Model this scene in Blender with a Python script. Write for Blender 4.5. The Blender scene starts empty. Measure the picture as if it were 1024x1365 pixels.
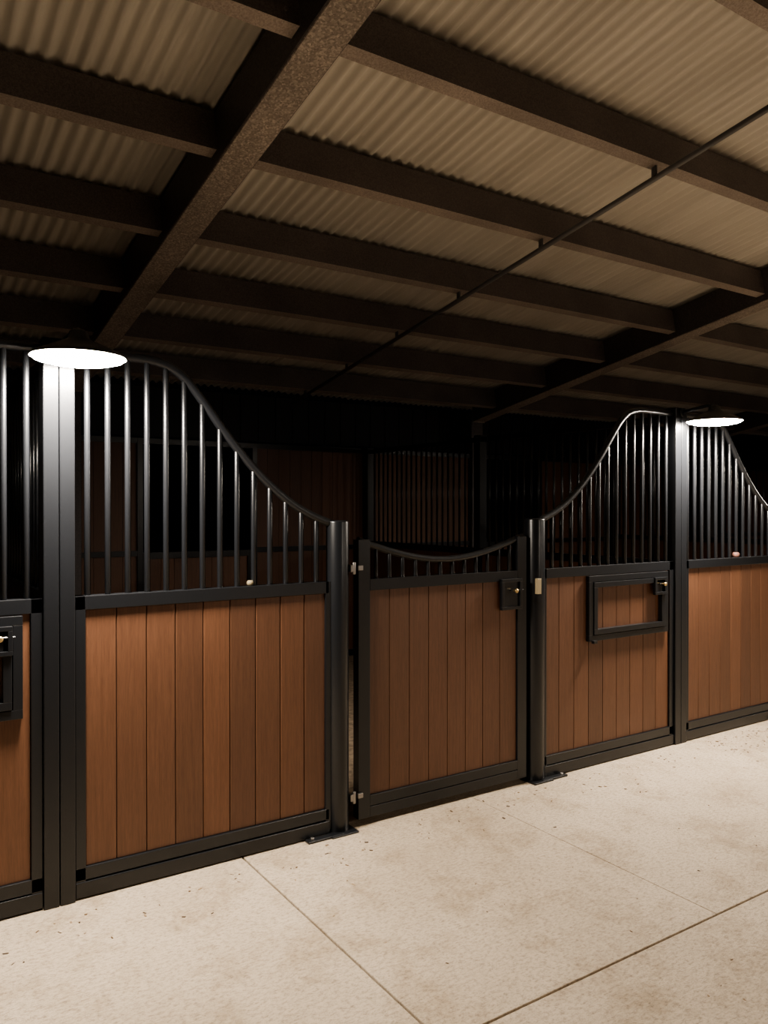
import bpy, math, random
from mathutils import Vector, Matrix
random.seed(4)
S = bpy.context.scene
try:
    S.view_settings.view_transform = 'AgX'
    S.view_settings.look = 'AgX - Medium High Contrast'
except Exception: pass
D = 3.385
SL = 0.175

# ------------------------------------------------------------------ materials
def new_mat(name):
    m = bpy.data.materials.new(name); m.use_nodes = True
    nt = m.node_tree
    return m, nt, nt.nodes["Principled BSDF"]
def ramp(nt, fac, stops):
    r = nt.nodes.new("ShaderNodeValToRGB")
    e = r.color_ramp.elements
    e[0].position, e[0].color = stops[0][0], (*stops[0][1], 1)
    e[1].position, e[1].color = stops[-1][0], (*stops[-1][1], 1)
    for p, c in stops[1:-1]:
        n = e.new(p); n.color = (*c, 1)
    nt.links.new(fac, r.inputs[0])
    return r.outputs[0]
def noise(nt, scale, detail=4, vec=None, stretch=None, rough=0.5):
    n = nt.nodes.new("ShaderNodeTexNoise")
    n.inputs["Scale"].default_value = scale
    n.inputs["Detail"].default_value = detail
    n.inputs["Roughness"].default_value = rough
    g = nt.nodes.new("ShaderNodeNewGeometry")
    mp = nt.nodes.new("ShaderNodeMapping")
    if stretch: mp.inputs["Scale"].default_value = stretch
    nt.links.new(g.outputs["Position"], mp.inputs[0])
    nt.links.new(mp.outputs[0], n.inputs["Vector"])
    return n.outputs["Fac"]
def bump(nt, bs, h, strength, dist=0.01):
    b = nt.nodes.new("ShaderNodeBump")
    b.inputs["Strength"].default_value = strength
    b.inputs["Distance"].default_value = dist
    nt.links.new(h, b.inputs["Height"]); nt.links.new(b.outputs[0], bs.inputs["Normal"])
def mixc(nt, mode, fac, a, b):
    m = nt.nodes.new("ShaderNodeMix"); m.data_type = 'RGBA'; m.blend_type = mode
    m.inputs[0].default_value = fac
    for i, v in ((6, a), (7, b)):
        if isinstance(v, tuple): m.inputs[i].default_value = (*v, 1)
        else: nt.links.new(v, m.inputs[i])
    return m.outputs[2]

BLACK, nt, bs = new_mat("black_powdercoat")
bs.inputs["Base Color"].default_value = (.009, .010, .012, 1)
bs.inputs["Roughness"].default_value = 0.30
bump(nt, bs, noise(nt, 220, 1), 0.10, 0.002)

def wood(name, dark, light):
    m, nt, bs = new_mat(name)
    grain = noise(nt, 9, 5, stretch=(9, 9, 0.35), rough=.65)
    c = ramp(nt, grain, [(0.3, dark), (0.7, light)])
    g = nt.nodes.new("ShaderNodeNewGeometry")
    var = ramp(nt, g.outputs["Random Per Island"], [(0, (.78, .77, .76)), (.5, (.93, .92, .91)), (1, (1.08, 1.06, 1.04))])
    c = mixc(nt, 'MULTIPLY', 1, c, var)
    fine = ramp(nt, noise(nt, 40, 2, stretch=(6, 6, .5)), [(0.35, (.86, .86, .86)), (0.6, (1, 1, 1))])
    c = mixc(nt, 'MULTIPLY', 1, c, fine)
    nt.links.new(c, bs.inputs["Base Color"])
    bs.inputs["Roughness"].default_value = 0.5
    return m
WOOD = wood("brown_board", (.098, .043, .022), (.142, .067, .036))
BACKING, nt, bs = new_mat("groove_dark"); bs.inputs["Base Color"].default_value = (.012, .006, .004, 1); bs.inputs["Roughness"].default_value = .9
BRASS, nt, bs = new_mat("brass"); bs.inputs["Base Color"].default_value = (.5, .38, .2, 1); bs.inputs["Metallic"].default_value = 1; bs.inputs["Roughness"].default_value = .45
CHROME, nt, bs = new_mat("zinc_hardware"); bs.inputs["Base Color"].default_value = (.28, .27, .26, 1); bs.inputs["Metallic"].default_value = 1; bs.inputs["Roughness"].default_value = .45
CREAM, nt, bs = new_mat("cream_plastic"); bs.inputs["Base Color"].default_value = (.34, .28, .18, 1); bs.inputs["Roughness"].default_value = .6
PINK, nt, bs = new_mat("salt_pink"); nt.links.new(ramp(nt, noise(nt, 30), [(.3, (.12, .05, .04)), (.7, (.18, .09, .07))]), bs.inputs["Base Color"]); bs.inputs["Roughness"].default_value = .7
SALT, nt, bs = new_mat("salt_cream"); bs.inputs["Base Color"].default_value = (.16, .13, .08, 1); bs.inputs["Roughness"].default_value = .8
MATS = [BLACK, WOOD, BACKING, BRASS, CHROME, CREAM]

def galv(name, scale, stops, rough=.5, met=.15):
    m, nt, bs = new_mat(name)
    v = nt.nodes.new("ShaderNodeTexVoronoi"); v.inputs["Scale"].default_value = scale
    g = nt.nodes.new("ShaderNodeNewGeometry"); nt.links.new(g.outputs["Position"], v.inputs["Vector"])
    c = ramp(nt, v.outputs["Color"], stops)
    c2 = ramp(nt, noise(nt, 2.2, 3), [(.3, (.75, .75, .75)), (.7, (1.1, 1.1, 1.1))])
    nt.links.new(mixc(nt, 'MULTIPLY', 1, c, c2), bs.inputs["Base Color"])
    bs.inputs["Roughness"].default_value = rough; bs.inputs["Metallic"].default_value = met
    return m
GALV = galv("galvanised_purlin_shaded", 170, [(0, (.095, .081, .079)), (1, (.18, .155, .15))])  # purlin steel with the shade on the web painted into its colour
FLANGE = galv("galvanised_purlin_flange_lit", 170, [(0, (.29, .25, .225)), (1, (.48, .42, .38))])  # same purlin steel, paler: light on the underside painted in
RAFT = galv("galvanised_rafter_web_shaded", 120, [(0, (.06, .054, .056)), (1, (.12, .108, .11))])  # rafter steel, side faces darkened in colour as shade
RAFTU = galv("galvanised_rafter_flange_lit", 120, [(0, (.24, .21, .19)), (.6, (.40, .355, .32)), (1, (.66, .60, .55))])  # same rafter steel, underside lightened to paint in light from below
CONDUIT, nt, bs = new_mat("grey_conduit"); bs.inputs["Base Color"].default_value = (.13, .13, .135, 1); bs.inputs["Roughness"].default_value = .45
SHEET, nt, bs = new_mat("roof_sheet_cream")
c = ramp(nt, noise(nt, 1.2, 4, stretch=(4, .5, 1)), [(.3, (.58, .555, .505)), (.7, (.72, .695, .64))])
nt.links.new(c, bs.inputs["Base Color"]); bs.inputs["Roughness"].default_value = .33
CLAD, nt, bs = new_mat("dark_wall_sheet"); bs.inputs["Base Color"].default_value = (.010, .010, .016, 1); bs.inputs["Roughness"].default_value = .6
DIRT, nt, bs = new_mat("stall_bedding"); nt.links.new(ramp(nt, noise(nt, 25, 6), [(.3, (.16, .12, .085)), (.7, (.36, .28, .20))]), bs.inputs["Base Color"]); bs.inputs["Roughness"].default_value = .95

CONC, nt, bs = new_mat("broom_concrete")
c = ramp(nt, noise(nt, .9, 5, rough=.6), [(.3, (.41, .335, .245)), (.7, (.56, .47, .36))])
f = ramp(nt, noise(nt, 42, 6, rough=.9, stretch=(1, 1.8, 1)), [(.38, (.50, .47, .44)), (.50, (.95, .95, .95)), (.70, (1.12, 1.12, 1.12))])
c = mixc(nt, 'MULTIPLY', 1, c, f)
s = ramp(nt, noise(nt, 3.0, 8, rough=.8), [(.38, (.74, .70, .64)), (.52, (1, 1, 1))])
c = mixc(nt, 'MULTIPLY', .9, c, s)
nt.links.new(c, bs.inputs["Base Color"]); bs.inputs["Roughness"].default_value = .6
bump(nt, bs, noise(nt, 70, 5, stretch=(1, 3, 1), rough=.8), 0.8, 0.008)
JOINT, nt, bs = new_mat("joint_filler"); bs.inputs["Base Color"].default_value = (.06, .045, .03, 1); bs.inputs["Roughness"].default_value = .9  # dark filler seen in the gaps between floor slabs
STRAW, nt, bs = new_mat("wood_shavings")
g = nt.nodes.new("ShaderNodeNewGeometry")
nt.links.new(ramp(nt, g.outputs["Random Per Island"], [(0, (.05, .03, .018)), (.6, (.14, .085, .045)), (1, (.35, .26, .16))]), bs.inputs["Base Color"]); bs.inputs["Roughness"].default_value = .9

GLOW, nt, bs = new_mat("lamp_diffuser")
bs.inputs["Base Color"].default_value = (.9, .9, .9, 1)
bs.inputs["Emission Color"].default_value = (1, .89, .76, 1)
bs.inputs["Emission Strength"].default_value = 510

# ------------------------------------------------------------------ mesh builder
class MB:
    def __init__(s): s.v = []; s.f = []; s.m = []; s.sm = []
    def box(s, x0, x1, y0, y1, z0, z1, mi=0):
        b = len(s.v)
        s.v += [(x0,y0,z0),(x1,y0,z0),(x1,y1,z0),(x0,y1,z0),(x0,y0,z1),(x1,y0,z1),(x1,y1,z1),(x0,y1,z1)]
        for q in ((0,3,2,1),(4,5,6,7),(0,1,5,4),(1,2,6,5),(2,3,7,6),(3,0,4,7)):
            s.f.append(tuple(b+i for i in q)); s.m.append(mi); s.sm.append(False)
    def tube(s, pts, r, mi=0, n=12, cap=True):
        pts = [Vector(p) for p in pts]; b = len(s.v)
        rs = r if isinstance(r, (list, tuple)) else [r]*len(pts)
        ref = None
        for i, p in enumerate(pts):
            d = (pts[min(i+1, len(pts)-1)] - pts[max(i-1, 0)]).normalized()
            if ref is None:
                ref = Vector((0,1,0)) if abs(d.y) < .9 else Vector((1,0,0))
            u = (ref - d*ref.dot(d)).normalized(); w = d.cross(u); ref = u
            for k in range(n):
                a = 2*math.pi*k/n
                s.v.append(tuple(p + (u*math.cos(a) + w*math.sin(a))*rs[i]))
        for i in range(len(pts)-1):
            for k in range(n):
                s.f.append((b+i*n+k, b+i*n+(k+1)%n, b+(i+1)*n+(k+1)%n, b+(i+1)*n+k)); s.m.append(mi); s.sm.append(True)
        if cap:
            s.f.append(tuple(b+k for k in reversed(range(n)))); s.m.append(mi); s.sm.append(False)
            e = b+(len(pts)-1)*n
            s.f.append(tuple(e+k for k in range(n))); s.m.append(mi); s.sm.append(False)
    def lathe(s, prof, cx, cy, cz, mi=0, n=40):
        b = len(s.v)
        for r, z in prof:
            for k in range(n):
                a = 2*math.pi*k/n; s.v.append((cx+r*math.cos(a), cy+r*math.sin(a), cz+z))
        for i in range(len(prof)-1):
            for k in range(n):
                s.f.append((b+i*n+k, b+i*n+(k+1)%n, b+(i+1)*n+(k+1)%n, b+(i+1)*n+k)); s.m.append(mi); s.sm.append(True)
    def obj(s, name, mats=None, bevel=0, loc=(0,0,0)):
        me = bpy.data.meshes.new(name); me.from_pydata(s.v, [], s.f)
        for m in (mats or MATS): me.materials.append(m)
        me.polygons.foreach_set("material_index", s.m)
        me.polygons.foreach_set("use_smooth", s.sm)
        me.update()
        o = bpy.data.objects.new(name, me); S.collection.objects.link(o); o.location = loc
        if bevel:
            md = o.modifiers.new("bev", 'BEVEL'); md.width = bevel; md.segments = 2; md.limit_method = 'ANGLE'; md.angle_limit = math.radians(40)
        return o

def copy_obj(o, loc=(0,0,0), rotz=0):
    c = o.copy(); S.collection.objects.link(c); c.location = loc; c.rotation_euler = (0,0,rotz); return c

def boards(mb, x0, x1, z0, z1, w=0.13, y=0.0, t=0.012):
    n = max(1, round((x1-x0)/w)); w = (x1-x0)/n
    mb.box(x0, x1, y-t*.4, y+t*.4, z0, z1, 2)
    for i in range(n):
        mb.box(x0+i*w+.0015, x0+(i+1)*w-.0015, y-t, y+t, z0, z1, 1)

SW = [(0,1.523),(.11,1.566),(.234,1.636),(.388,1.764),(.535,1.925),(.642,2.062),(.73,2.165),(.80,2.213),(.87,2.233),(.95,2.238),(1.19,2.238)]
def sw(s):
    s = max(0, min(1.19, s))
    for i in range(len(SW)-1):
        if s <= SW[i+1][0]:
            p0 = SW[max(i-1,0)]; p1 = SW[i]; p2 = SW[i+1]; p3 = SW[min(i+2,len(SW)-1)]
            h = p2[0]-p1[0]; t = (s-p1[0])/h
            m1 = (p2[1]-p0[1])/(p2[0]-p0[0]); m2 = (p3[1]-p1[1])/(p3[0]-p1[0])
            return (2*t**3-3*t*t+1)*p1[1]+(t**3-2*t*t+t)*h*m1+(-2*t**3+3*t*t)*p2[1]+(t**3-t*t)*h*m2
    return SW[-1][1]

RT, RB = 1.24, 1.182
PITCH = 3.97
def panel_left():
    mb = MB(); a, b = .062, 1.245
    mb.box(a, a+.042, -.025, .025, .02, RT)
    mb.box(b-.02, b+.01, -.025, .025, .02, RT)
    mb.box(a, b, -.025, .025, RB, RT)
    mb.box(a, b, -.025, .025, .075, .128)
    mb.box(a, b, -.03, .03, .008, .070)
    boards(mb, a+.042, b-.005, .128, RB)
    P = b+.02
    for i in range(14):
        x = .116 + i*.0823
        mb.tube([(x, 0, RT-.01), (x, 0, sw(P-x))], .0125, n=10)
    mb.tube([(P-s, 0, sw(s)) for s in [k*1.19/46 for k in range(47)]], .020, n=12)
    px = 1.305
    mb.tube([(px,0,0),(px,0,1.532),(px,0,1.538)], [.056,.056,.050], n=32)
    mb.box(px-.20, px+.0, -.075, -.035, 0, .012); mb.box(px-.075, px+.075, -.085, .08, 0, .010)
    mb.tube([(px-.17,-.055,0),(px-.17,-.055,.022)], .010, 4, n=8)
    for z in (1.30, .16):
        mb.box(px+.05, px+.072, -.045, -.02, z-.018, z+.018, 4)
        mb.tube([(px+.072,-.04,z-.030),(px+.072,-.04,z+.030)], .009, 4, n=10)
    return mb.obj("stall_front_panel", bevel=.003)

def latch(mb, x0, x1, z0, z1, y):
    mb.box(x0, x1, y-.006, y+.004, z0, z1)
    w = .018
    mb.box(x0, x1, y-.018, y, z1-w, z1); mb.box(x0, x1, y-.018, y, z0, z0+w)
    mb.box(x0, x0+w, y-.018, y, z0+w, z1-w); mb.box(x1-w, x1, y-.018, y, z0+w, z1-w)
    cx, cz = (x0+x1)/2+.01, z0+(z1-z0)*.62
    mb.tube([(cx-.02, y-.012, cz), (x1+.01, y-.012, cz)], .005, 0, n=8)
    mb.tube([(cx, y-.012, cz), (cx, y-.030, cz), (cx, y-.036, cz), (cx, y-.046, cz), (cx, y-.050, cz)], [.005,.005,.012,.012,.006], 3, n=12)

def gate():
    mb = MB(); a, b = 1.412, 2.558
    mb.box(a, a+.07, -.025, .025, .035, 1.44)
    mb.box(b-.07, b, -.025, .025, .035, 1.435)
    mb.box(a+.07, b-.07, -.025, .025, RB, RT)
    mb.box(a+.07, b-.07, -.025, .025, .092, .145)
    mb.box(a+.07, b-.07, -.025, .025, .035, .088)
    boards(mb, a+.07, b-.07, .145, RB)
    def zc(x):
        t = (x-(a+b)/2)/((b-a)/2); return 1.322 + .118*t*t*(1.25-.25*t*t)
    mb.tube([(a+.01+(b-a-.02)*k/36, 0, zc(a+.01+(b-a-.02)*k/36)) for k in range(37)], .018)
    for i in range(12):
        x = a+.07+(i+.6)*.083
        mb.tube([(x,0,RT-.01),(x,0,zc(x))], .0115, n=10)
    latch(mb, b-.07-.135, b-.05, 1.02, 1.195, -.026)
    for z in (1.30, .16):
        mb.box(a-.010, a+.02, -.040, -.025, z-.012, z+.012, 4)
    return mb.obj("stall_gate", bevel=.003)

def panel_right():
    mb = MB(); a, b = 2.70, 3.908
    mb.box(a-.01, a+.02, -.025, .025, .02, RT)
    mb.box(b-.042, b, -.025, .025, .02, RT)
    mb.box(a, b, -.025, .025, RB, RT)
    mb.box(a, b, -.025, .025, .075, .128)
    mb.box(a, b, -.03, .03, .008, .070)
    boards(mb, a+.005, b-.042, .128, RB)
    P = a-.02
    for i in range(14):
        x = 3.854 - i*.0823
        mb.tube([(x, 0, RT-.01), (x, 0, sw(x-P))], .0125, n=10)
    mb.tube([(P+s, 0, sw(s)) for s in [k*1.19/46 for k in range(47)]]+[(b,0,2.238)], .020, n=12)
    px = 2.645
    mb.tube([(px,0,0),(px,0,1.532),(px,0,1.538)], [.060,.060,.054], n=32)
    mb.box(px, px+.20, -.075, -.035, 0, .012); mb.box(px-.075, px+.075, -.085, .08, 0, .010)
    mb.tube([(px+.17,-.055,0),(px+.17,-.055,.022)], .010, 4, n=8)
    mb.box(px-.045, px-.015, -.072, -.05, 1.10, 1.19, 5)
    x0, x1, z0, z1 = 3.07, 3.835, .775, 1.178
    y = -.026
    def frame(x0,x1,z0,z1,w,y0,y1):
        mb.box(x0,x1,y0,y1,z1-w,z1); mb.box(x0,x1,y0,y1,z0,z0+w)
        mb.box(x0,x0+w,y0,y1,z0+w,z1-w); mb.box(x1-w,x1,y0,y1,z0+w,z1-w)
    frame(x0,x1,z0,z1,.036,y-.012,.02)
    frame(x0+.040,x1-.040,z0+.040,z1-.040,.032,y-.018,.02)
    latch(mb, x1-.155, x1-.038, z1-.150, z1-.036, y-.012)
    mb.box(x0+.02, x0+.05, y-.035, y-.01, z0-.012, z0+.006)
    return mb.obj("stall_front_panel", bevel=.003)

def column():
    mb = MB()
    mb.box(-.060, -.0015, -.04, .06, 0, 2.27)
    mb.box(.0015, .060, -.04, .06, 0, 2.27)
    mb.box(-.061, .061, -.044, .064, 2.27, 2.277)
    return mb.obj("support_column", bevel=.004)

LX, LY, LZ, LR = .025, -.27, 2.165, .172
WHITE, nt, bs = new_mat("white_enamel"); bs.inputs["Base Color"].default_value = (.85,.83,.8,1)
def lamp():
    mb = MB()
    pts = [(0,-.044,2.245),(LX*.5,-.14,2.262),(LX*.9,-.225,2.275),(LX,-.255,2.272),(LX,LY,2.262),(LX,LY,LZ+.07)]
    mb.tube(pts, .012, 0, n=12)
    mb.tube([(0,-.044,2.245),(0,-.056,2.245)], .028, 0, n=20)
    prof = [(LR,0),(LR+.003,.004),(LR-.004,.010),(LR*.80,.026),(LR*.55,.046),(LR*.33,.062),(.040,.072),(.034,.098),(.020,.106),(.0,.108)]
    mb.lathe(prof, LX, LY, LZ, 0)
    mb.lathe([(LR,0),(LR-.006,.005),(LR*.78,.022),(LR*.5,.04),(0,.055)], LX, LY, LZ, 2)
    mb.lathe([(LR-.004,.003),(LR*.93,-.008),(LR*.7,-.018),(LR*.4,-.024),(0.0,-.027)], LX, LY, LZ, 1, n=24)
    return mb.obj("barn_lamp", mats=[BLACK, GLOW, WHITE])

def partition():
    mb = MB()
    for yy in (2.05, 3.93):
        mb.box(-.04, .04, yy-.04, yy+.04, 0, 2.25)
    for (a, b) in ((.10, 2.01), (2.09, 3.89)):
        mb.box(-.02,.02,a,b,RB,RT); mb.box(-.02,.02,a,b,.03,.10); mb.box(-.02,.02,a,b,2.19,2.235)
        n = round((b-a)/.13); w = (b-a)/n
        for i in range(n):
            mb.box(-.012,.012,a+i*w+.001,a+(i+1)*w-.001,.10,RB,1)
        n = round((b-a)/.085); w = (b-a)/n
        for i in range(1, n):
            mb.tube([(0,a+i*w,RT-.01),(0,a+i*w,2.2)], .010, n=8)
    return mb.obj("stall_partition", bevel=0)

def backwall():
    mb = MB(); d0, d1 = 1.51, 2.61
    boards(mb, .04, d0-.05, .05, 2.20, y=0); boards(mb, d1+.05, PITCH-.04, .05, 2.20, y=0)
    boards(mb, d0+.05, d1-.05, .12, RB-.06, y=-.01)
    for x in (d0-.05, d1): mb.box(x, x+.05, -.04, .03, 0, 2.25)
    mb.box(d0, d0+.05, -.045, .01, .06, RB); mb.box(d1-.05, d1, -.045, .01, .06, RB)
    mb.box(d0, d1, -.045, .01, RB-.06, RB); mb.box(d0, d1, -.045, .01, .06, .12)
    for a, b in ((.04, d0-.05), (d1+.05, PITCH-.04)):
        mb.box(a, b, -.035, .02, RB-.03, RB+.02); mb.box(a, b, -.035, .02, 2.20, 2.25); mb.box(a,b,-.035,.02,0,.06)
    mb.box(d0, d1, -.04, .03, 2.20, 2.25)
    return mb.obj("stall_back_panel", bevel=0)

OPP = -5.6
protos = [panel_left(), gate(), panel_right(), partition()]
bw = backwall(); col = column(); lp = lamp()
for o in protos: o.location = (.65, 0, 0)
bw.location = (.65, 4.0, 0); col.location = (.65, 0, 0); lp.location = (.65, 0, 0)
for k in range(-1, 4):
    X = .65 + k*PITCH
    if k != 0:
        if k < 3:
            for o in protos: copy_obj(o, (X,0,0))
            copy_obj(bw, (X,4.0,0))
        else: copy_obj(protos[3], (X,0,0))
        copy_obj(col, (X,0,0))
        if 0 < k < 3: copy_obj(lp, (X,0,0))
    if k < 3:
        for o in protos[:3]: copy_obj(o, (X+PITCH, OPP, 0), math.pi)
    copy_obj(col, (X,OPP,0), math.pi)
    if 1 <= k < 3: copy_obj(lp, (X,OPP,0), math.pi)

def lump(name, x, y, z, r, mat):
    mb = MB(); prof = [(0,-r*.7),(r*.7,-r*.7),(r,-r*.3),(r,r*.3),(r*.7,r*.7),(0,r*.7)]
    mb.lathe(prof, 0,0,0,0,n=10); o = mb.obj(name, mats=[mat], loc=(x,y,z)); return o
lump("salt_lick", 1.49, .0, RT+.0125, .017, SALT)
lump("salt_lick", 5.31, .0, RT+.0185, .026, PINK)

# ------------------------------------------------------------------ floor
mb = MB()
g = .009
def slab(x0,x1,y0,y1): mb.box(x0,x1,y0,y1,-.12,0,0)
ys = [(-10.0,-1.525-g/2,[-8,1.44,5.6,17]), (-1.525+g/2,.06,[-8,1.44,2.80,5.6,8.4,17])]
for y0,y1,xx in ys:
    for i in range(len(xx)-1):
        slab(xx[i]+((.0015 if xx[i]==2.8 else g/2) if i else 0), xx[i+1]-(.0015 if xx[i+1]==2.8 else g/2), y0, y1)
mb.box(-8,17,.06,4.4,-.12,-.01,2)
mb.box(-8,17,-10,.06,-.124,-.012,1)
fl = mb.obj("floor", mats=[CONC, JOINT, DIRT], bevel=.003)
mb = MB()
def flake(x, y, L, w):
    a = random.uniform(0, math.pi); ca, sa = math.cos(a), math.sin(a)
    b = len(mb.v); t = random.uniform(.001, .003)
    for z in (0.0003, t):
        for (u, v_) in ((-L,-w),(L,-w),(L*.8,w),(-L*.7,w)): mb.v.append((x+u*ca-v_*sa, y+u*sa+v_*ca, z))
    for q in ((0,3,2,1),(4,5,6,7),(0,1,5,4),(1,2,6,5),(2,3,7,6),(3,0,4,7)):
        mb.f.append(tuple(b+i for i in q)); mb.m.append(0); mb.sm.append(False)
for i in range(1500):
    x = random.uniform(-1, 9)
    dens = .15 + .85*(x > 4.7)
    if random.random() > dens: continue
    y = -.10 - abs(random.gauss(0, .16 if x < 4.7 else .3))
    flake(x, y, random.uniform(.003,.011), random.uniform(.001,.004))
for i in range(140):
    flake(random.uniform(-.5,7), random.uniform(-3.2,-.12), random.uniform(.002,.007), random.uniform(.001,.0025))
mb.obj("wood_shavings", mats=[STRAW])

# ------------------------------------------------------------------ roof
A = 1.6 + 2.31
def zb(Y): return A - SL*Y
RIDGE = (OPP/2) + D
def yy(Y): return Y - D
ang = math.atan(SL)
mb = MB()
X0, X1 = -7.5, 16.5; per = .076; seg = 8
nx = int((X1-X0)/per*seg)
Ye = 7.75
for side in (0,1):
    b = len(mb.v)
    for i in range(nx+1):
        x = X0 + (X1-X0)*i/nx
        dz = .013*math.sin(2*math.pi*x/per) + .010*((x/.76)%1.0)
        for j, Y in enumerate((RIDGE, Ye)):
            y = yy(Y); 
            if side: y = OPP - y
            mb.v.append((x, y, zb(Y)+.292+dz))
    for i in range(nx):
        q = (b+2*i, b+2*i+1, b+2*i+3, b+2*i+2)
        mb.f.append(q if side else q[::-1]); mb.m.append(0); mb.sm.append(True)
roof = mb.obj("ceiling", mats=[SHEET])
RX = [1.43-4.66, 1.43, 1.43+4.66, 1.43+2*4.66, 1.43+3*4.66-.3]
RW = .18
def rafter(x):
    m = MB()
    for side in (0,1):
        b = len(m.v)
        for Y in (RIDGE, 7.30):
            y = yy(Y) if not side else OPP-yy(Y)
            for (xx, zz) in ((x,0),(x+RW,0),(x+RW,.272),(x,.272)): m.v.append((xx, y, zb(Y)+zz))
        for k in range(4):
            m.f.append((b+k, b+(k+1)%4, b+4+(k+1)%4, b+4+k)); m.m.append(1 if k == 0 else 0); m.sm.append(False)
        m.f.append((b,b+1,b+2,b+3)); m.f.append((b+7,b+6,b+5,b+4)); m.m += [0,0]; m.sm += [False]*2
        yb = 4.0-.08 if not side else OPP-3.92
        m.box(x, x+RW, yb-.1+.12*(1-2*side), yb+.1+.12*(1-2*side), 0, zb(7.35)+.02)
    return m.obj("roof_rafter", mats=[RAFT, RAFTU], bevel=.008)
for x in RX: rafter(x)
PY = [0.95, 1.87, 2.79, 3.66, 4.50, 5.30, 6.10, 6.90]
def purlin(Y):
    m = MB()
    h, w, t, lip = .200, .075, .004, .02
    prof = [(0,0),(w,0),(w,lip),(w-t,lip),(w-t,t),(t,t),(t,h-t),(w-t,h-t),(w-t,h-lip),(w,h-lip),(w,h),(0,h)]
    c, s_ = math.cos(-ang), math.sin(-ang)
    spans = []
    e = [X0]+[v for x in RX for v in (x, x+RW)]+[X1]
    for i in range(0, len(e), 2): spans.append((e[i]+.004, e[i+1]-.004))
    for a, b_ in spans:
        if b_-a < .1: continue
        b = len(m.v); n = len(prof)
        for x in (a, b_):
            for (py, pz) in prof:
                Yl = Y-.03 + py*c - pz*s_; Zl = zb(Y)+.062 + py*s_ + pz*c
                m.v.append((x, yy(Yl), Zl))
        for k in range(n):
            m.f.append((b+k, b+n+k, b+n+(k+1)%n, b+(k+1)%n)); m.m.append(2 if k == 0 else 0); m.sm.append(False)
        for xx in (a+.02, b_-.10):
            for q in (0.05,.13):
                m.tube([(xx+.04, yy(Y-.03+q*.17)-.008, zb(Y)+.062+q), (xx+.04, yy(Y-.03+q*.17)+.01, zb(Y)+.062+q)], .009, 0, n=6)
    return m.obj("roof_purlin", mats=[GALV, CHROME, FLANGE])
for Y in PY:
    p = purlin(Y)
    c = p.copy(); S.collection.objects.link(c); c.rotation_euler = (0,0,math.pi); c.location = (2*4.475+.0, OPP, 0)
mb = MB()
mb.tube([(3.63, yy(.7), zb(.7)-.02),(3.63, yy(7.2), zb(7.2)+.01)], .016, n=12)
for Y in PY: mb.box(3.624,3.636,yy(Y)+.0,yy(Y)+.03,zb(Y)-.01,zb(Y)+.065)
mb.obj("conduit_pipe", mats=[CONDUIT])

def clad(name, x0, x1, y, z0, z1):
    m = MB(); N = int((x1-x0)/.2)
    for i in range(N):
        a = x0+(x1-x0)*i/N; b = x0+(x1-x0)*(i+1)/N
        m.box(a, b-.03, y-.01, y+.01, z0, z1); m.box(b-.03, b, y-.02, y+.02, z0, z1)
    return m.obj(name, mats=[CLAD])
clad("wall_back", -7.5, 16.5, 4.30, 2.30, zb(7.7)+.22)
clad("wall_front", -7.5, 16.5, OPP-4.30, 0, zb(7.7)+.22)

# ------------------------------------------------------------------ world & camera
W = bpy.data.worlds.new("night"); S.world = W; W.use_nodes = True
W.node_tree.nodes["Background"].inputs[0].default_value = (.010,.010,.014,1)
W.node_tree.nodes["Background"].inputs[1].default_value = .1
cd = bpy.data.cameras.new("camera"); cam = bpy.data.objects.new("camera", cd); S.collection.objects.link(cam)
cd.sensor_fit = 'HORIZONTAL'; cd.sensor_width = 36; cd.lens = 36*1050/1024
cam.location = (0, -D, 1.6)
cam.rotation_euler = (math.radians(90-.3), 0, math.radians(-33.4))
cd.clip_start = .02
S.camera = cam
